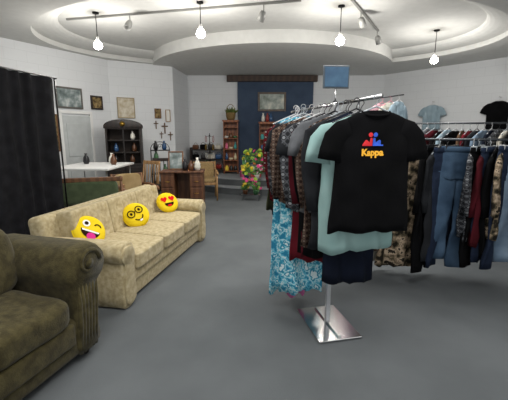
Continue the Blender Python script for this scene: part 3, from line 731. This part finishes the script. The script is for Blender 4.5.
# ------------------------------------------------------------ dais shelving
def tower(x,y,z0,w_,d_,h,m,label,rz=0):
    t=thing('shelf_tower',T(x,y,z0,rz=rz),label,'shelf')
    for s in (-1,1): obj('side_panel',rbox(.025,d_,h,.003,(s*(w_/2-.0125),0,h/2)),m,t)
    obj('back_panel',rbox(w_-.05,.01,h-.04,.001,(0,d_/2-.01,h/2)),m,t)
    obj('crown',join([rbox(w_+.05,d_+.03,.04,.008,(0,0,h)),rbox(w_+.01,d_+.01,.03,.004,(0,0,h-.03))]),m,t)
    for k in range(5): obj('shelf',rbox(w_-.05,d_-.02,.022,.002,(0,0,.08+k*(h-.14)/4.4)),m,t)
    return t
M_tw=mat('tower_wood','#7a4426','#94582f',rough=.45,kind='wood',scale=3)
toy=cer+[mat('toy_pink','#d9708f'),mat('toy_yellow','#e2c34d'),cer[0],mat('toy_teal','#4f9c9a'),mat('toy_cream','#d8cba8')]
BP=[(0,0),(.05,0),(.075,.02),(.08,.06),(.065,.055),(.03,.015),(0,.015)]
JP=[(0,0),(.05,0),(.055,.02),(.055,.09),(.04,.11),(.045,.13),(.01,.145),(0,.15)]
for (tx,ty,h) in ((-.66,10.2,1.50),(.36,10.2,1.45)):
    tower(tx,ty,Z0,.42,.30,h,M_tw,'tall reddish wooden shelf tower filled with trinkets')
    for k in range(4):
        zz=Z0+.08+k*(h-.14)/4.4+.012
        for j in range(3):
            xx=tx-.125+j*.125; q=R.random(); mm=R.choice(toy)
            if q<.4: vase(xx,10.12,zz,[(r*.75,z_*R.uniform(.8,1.1)) for r,z_ in VP],mm,'small ceramic trinket vase on shelf tower',g='trinkets on the shelf towers')
            elif q<.7: vase(xx,10.12,zz,[(r*.75,z_) for r,z_ in BP],mm,'small ceramic bowl on shelf tower','bowl',g='bowls on the shelf towers')
            else: vase(xx,10.12,zz,JP,mm,'small lidded ceramic jar on shelf tower','jar',g='jars on the shelf towers')
bk=thing('wicker_basket',T(-.66,10.2,Z0+1.522),'wicker basket holding dried greenery on shelf tower','basket')
obj('basket_body',lathe([(0,0),(.10,0),(.13,.08),(.14,.20),(.128,.20),(.118,.09),(.0,.02)],24),mat('wicker_dark','#6a5434','#8f7850',rough=.9,scale=60),bk)
obj('basket_handle',tube([(.13*math.cos(a),0,.19+.24*math.sin(a)) for a in [math.pi*i/14 for i in range(15)]],.009,6),MC['wicker_dark'],bk)
def leaf(L=.16,w_=.03): return mk([(0,0,0),(w_,0,L*.4),(0,.01,L),(-w_,0,L*.4),(0,-.006,L*.45)],[(0,1,4),(1,2,4),(2,3,4),(3,0,4)])
lv=join([(leaf(R.uniform(.12,.24)),T(R.uniform(-.06,.06),R.uniform(-.06,.06),.16,rx=R.uniform(-45,45),ry=R.uniform(-50,50),rz=R.uniform(0,360))) for _ in range(46)])
o=obj('greenery',lv,mat('leaf_green','#4d5b2d','#6d7a42',rough=.8),bk); o['kind']='stuff'
for i,(xx,m_) in enumerate(((.26,cer[0]),(.38,cer[4]),(.48,cer[1]))):
    vase(xx,10.2,Z0+1.472,[(r*.9,zz*1.2) for r,zz in VP],m_,'ceramic vase on top of shelf tower',g='vases on top of the shelf tower')
ls=thing('display_shelf',T(-1.36,10.3,Z0),'low dark display shelf holding handbags and shoes','shelf')
for s in (-1,1): obj('side_panel',rbox(.03,.36,.75,.003,(s*.47,0,.375)),M_dark,ls)
for z in (.12,.40,.68): obj('shelf',rbox(.91,.34,.025,.003,(0,0,z)),M_dark,ls)
def bag(x,y,z,m,s=1,rz=0):
    t=thing('handbag',T(x,y,z,rz=rz),'small structured handbag on display shelf','handbag','handbags on the display shelf')
    obj('bag_body',cushion(.20*s,.10,.15*s,6,5,.2),m,t,T(0,0,.075*s))
    obj('bag_handle',tube([(.06*s*math.cos(a),0,.13*s+.08*s*math.sin(a)) for a in [math.pi*i/10 for i in range(11)]],.006,6),m,t)
bm_=[cer[5],cer[2],cer[4],FB['cream'],FB['black'],FB['hot'],cer[1]]
for k,z in enumerate((.134,.414,.694)):
    for j in range(4): bag(-1.69+j*.22,10.26,Z0+z,bm_[(k*4+j*3)%7],R.uniform(.8,1.0),R.uniform(-15,15))
for (x,y,h) in ((-1.22,9.75,1.15),):
    t=thing('jewellery_stand',T(x,y,Z0),'black metal jewellery tree stand with hanging necklaces','jewellery stand','jewellery stands')
    obj('stand_base',lathe([(0,0),(.14,0),(.14,.01),(.02,.03),(0,.03)]),M_bmetal,t); obj('stand_pole',tube([(0,0,.02),(0,0,h)],.01,8),M_bmetal,t)
    for k in range(4):
        z=h-.08-k*.22
        obj('stand_arm',join([tube([(-.12,0,z+.03),(-.10,0,z),(.10,0,z),(.12,0,z+.03)],.006,6),tube([(0,-.12,z+.03),(0,-.10,z),(0,.10,z),(0,.12,z+.03)],.006,6)]),M_bmetal,t)
        obj('necklace',join([tube([(sx*.10+.02*math.cos(a),0,z-.08+.08*math.sin(a)) for a in [2*math.pi*i/12 for i in range(12)]],.008,5,True) for sx in (-1,1)]),[cer[4],M_brass,cer[0],cer[3]][k],t)
# stacked gift boxes on the dais behind the flowers
bx=[(-.24,.24,'#b84a78'),(-.24,.20,'#cdb43c'),(-.23,.16,'#4f8a58'),(.06,.26,'#a83c3c'),(.06,.20,'#dcd6ca'),(.05,.16,'#c8803f')]
zc=[0,0]
for i,(xx,sz,cl) in enumerate(bx):
    k=0 if i<3 else 1
    t=thing('gift_box',T(xx,9.35,Z0+zc[k],rz=R.uniform(-15,15)),'colourful lidded gift box in a stack on the carpeted step','box','stacked gift boxes')
    mm=mat('box_paper_%s'%'abcdef'[i],cl,rough=.7)
    obj('box_body',rbox(sz,sz*.8,sz*.6,.005,(0,0,sz*.3)),mm,t); obj('lid',rbox(sz+.012,sz*.8+.012,.04,.004,(0,0,sz*.6+.005)),mm,t)
    obj('ribbon',rbox(.025,sz*.8+.018,.044,.003,(0,0,sz*.6+.007)),M_white,t)
    zc[k]+=sz*.6+.03
# tiered flower stand
FX,FY=-.05,7.95
fs=thing('plant_stand',T(FX,FY,0,rz=-8),'three-tier dark metal plant stand holding bright artificial flowers','plant stand')
TZ=((-.20,.14),(0,.46),(.20,.76))
for k,(yy,zz) in enumerate(TZ):
    obj('tier',rbox(.42,.18,.015,.005,(0,yy,zz)),M_steel,fs)
    for s in (-1,1): obj('leg',tube([(s*.19,yy,0),(s*.19,yy,zz)],.006,6),M_steel,fs)
def flowers(x,y,z,h,cols,label,seed,pot,sp=.13):
    rr=random.Random(seed); t=thing('potted_flowers',T(x,y,z),label,'flowers','artificial flower arrangements')
    obj('pot',lathe([(0,0),(.045,0),(.06,.09),(.065,.10),(.055,.10),(.045,.08),(0,.08)],20),pot,t)
    st=[];tips=[]
    for i in range(12):
        a=rr.uniform(0,6.28);rad=rr.uniform(.02,sp);hh=h*rr.uniform(.35,1)
        tip=(rad*math.cos(a),rad*math.sin(a),hh); tips.append(tip); st.append(tube([(0,0,.08),(tip[0]*.3,tip[1]*.3,hh*.6),tip],.004,5))
        for _ in range(4): st.append((leaf(.12,.024),T(tip[0]*.6,tip[1]*.6,hh*rr.uniform(.4,.9),rx=rr.uniform(-80,80),ry=rr.uniform(-80,80),rz=rr.uniform(0,360))))
    obj('stems',join(st),mat('stem_green','#4c7a3c','#6a9850',rough=.7),t)
    for tip in tips:
        pet=[(mk([(0,0,0),(.020,.022,.012),(0,.052,.02),(-.020,.022,.012)],[(0,1,2,3)]),T(rz=k*60)) for k in range(6)]+[(mk([(0,0,0),(.014,.015,.02),(0,.034,.036),(-.014,.015,.02)],[(0,1,2,3)]),T(rz=30+k*60)) for k in range(6)]
        obj('blossom',join(pet+[lathe([(0,0),(.012,.004),(.010,.02),(0,.024)],8)]),rr.choice(cols),t,T(*tip,rx=rr.uniform(10,70),ry=rr.uniform(-50,50)))
fc=[mat('petal_pink','#d8588f'),mat('petal_yellow','#e0cc46'),mat('petal_orange','#cf7a3c'),mat('petal_lime','#9ebc4c'),mat('petal_white','#dcd8d0')]
FL=[(-.12,0,[0,1],2),(.12,0,[0,3],3),(-.12,1,[3,1],1),(.12,1,[0,4],0),(-.11,2,[1,3],3),(.11,2,[1,0,3],3)]
cs_,sn_=math.cos(math.radians(-8)),math.sin(math.radians(-8))
for i,(lx,k,cc,pc) in enumerate(FL):
    ly,lz=TZ[k]; lz+=.008
    flowers(FX+lx*cs_-ly*sn_,FY+lx*sn_+ly*cs_,lz,.34,[fc[q] for q in cc],'small pot of bright artificial flowers on tiered stand',i+1,cer[pc])
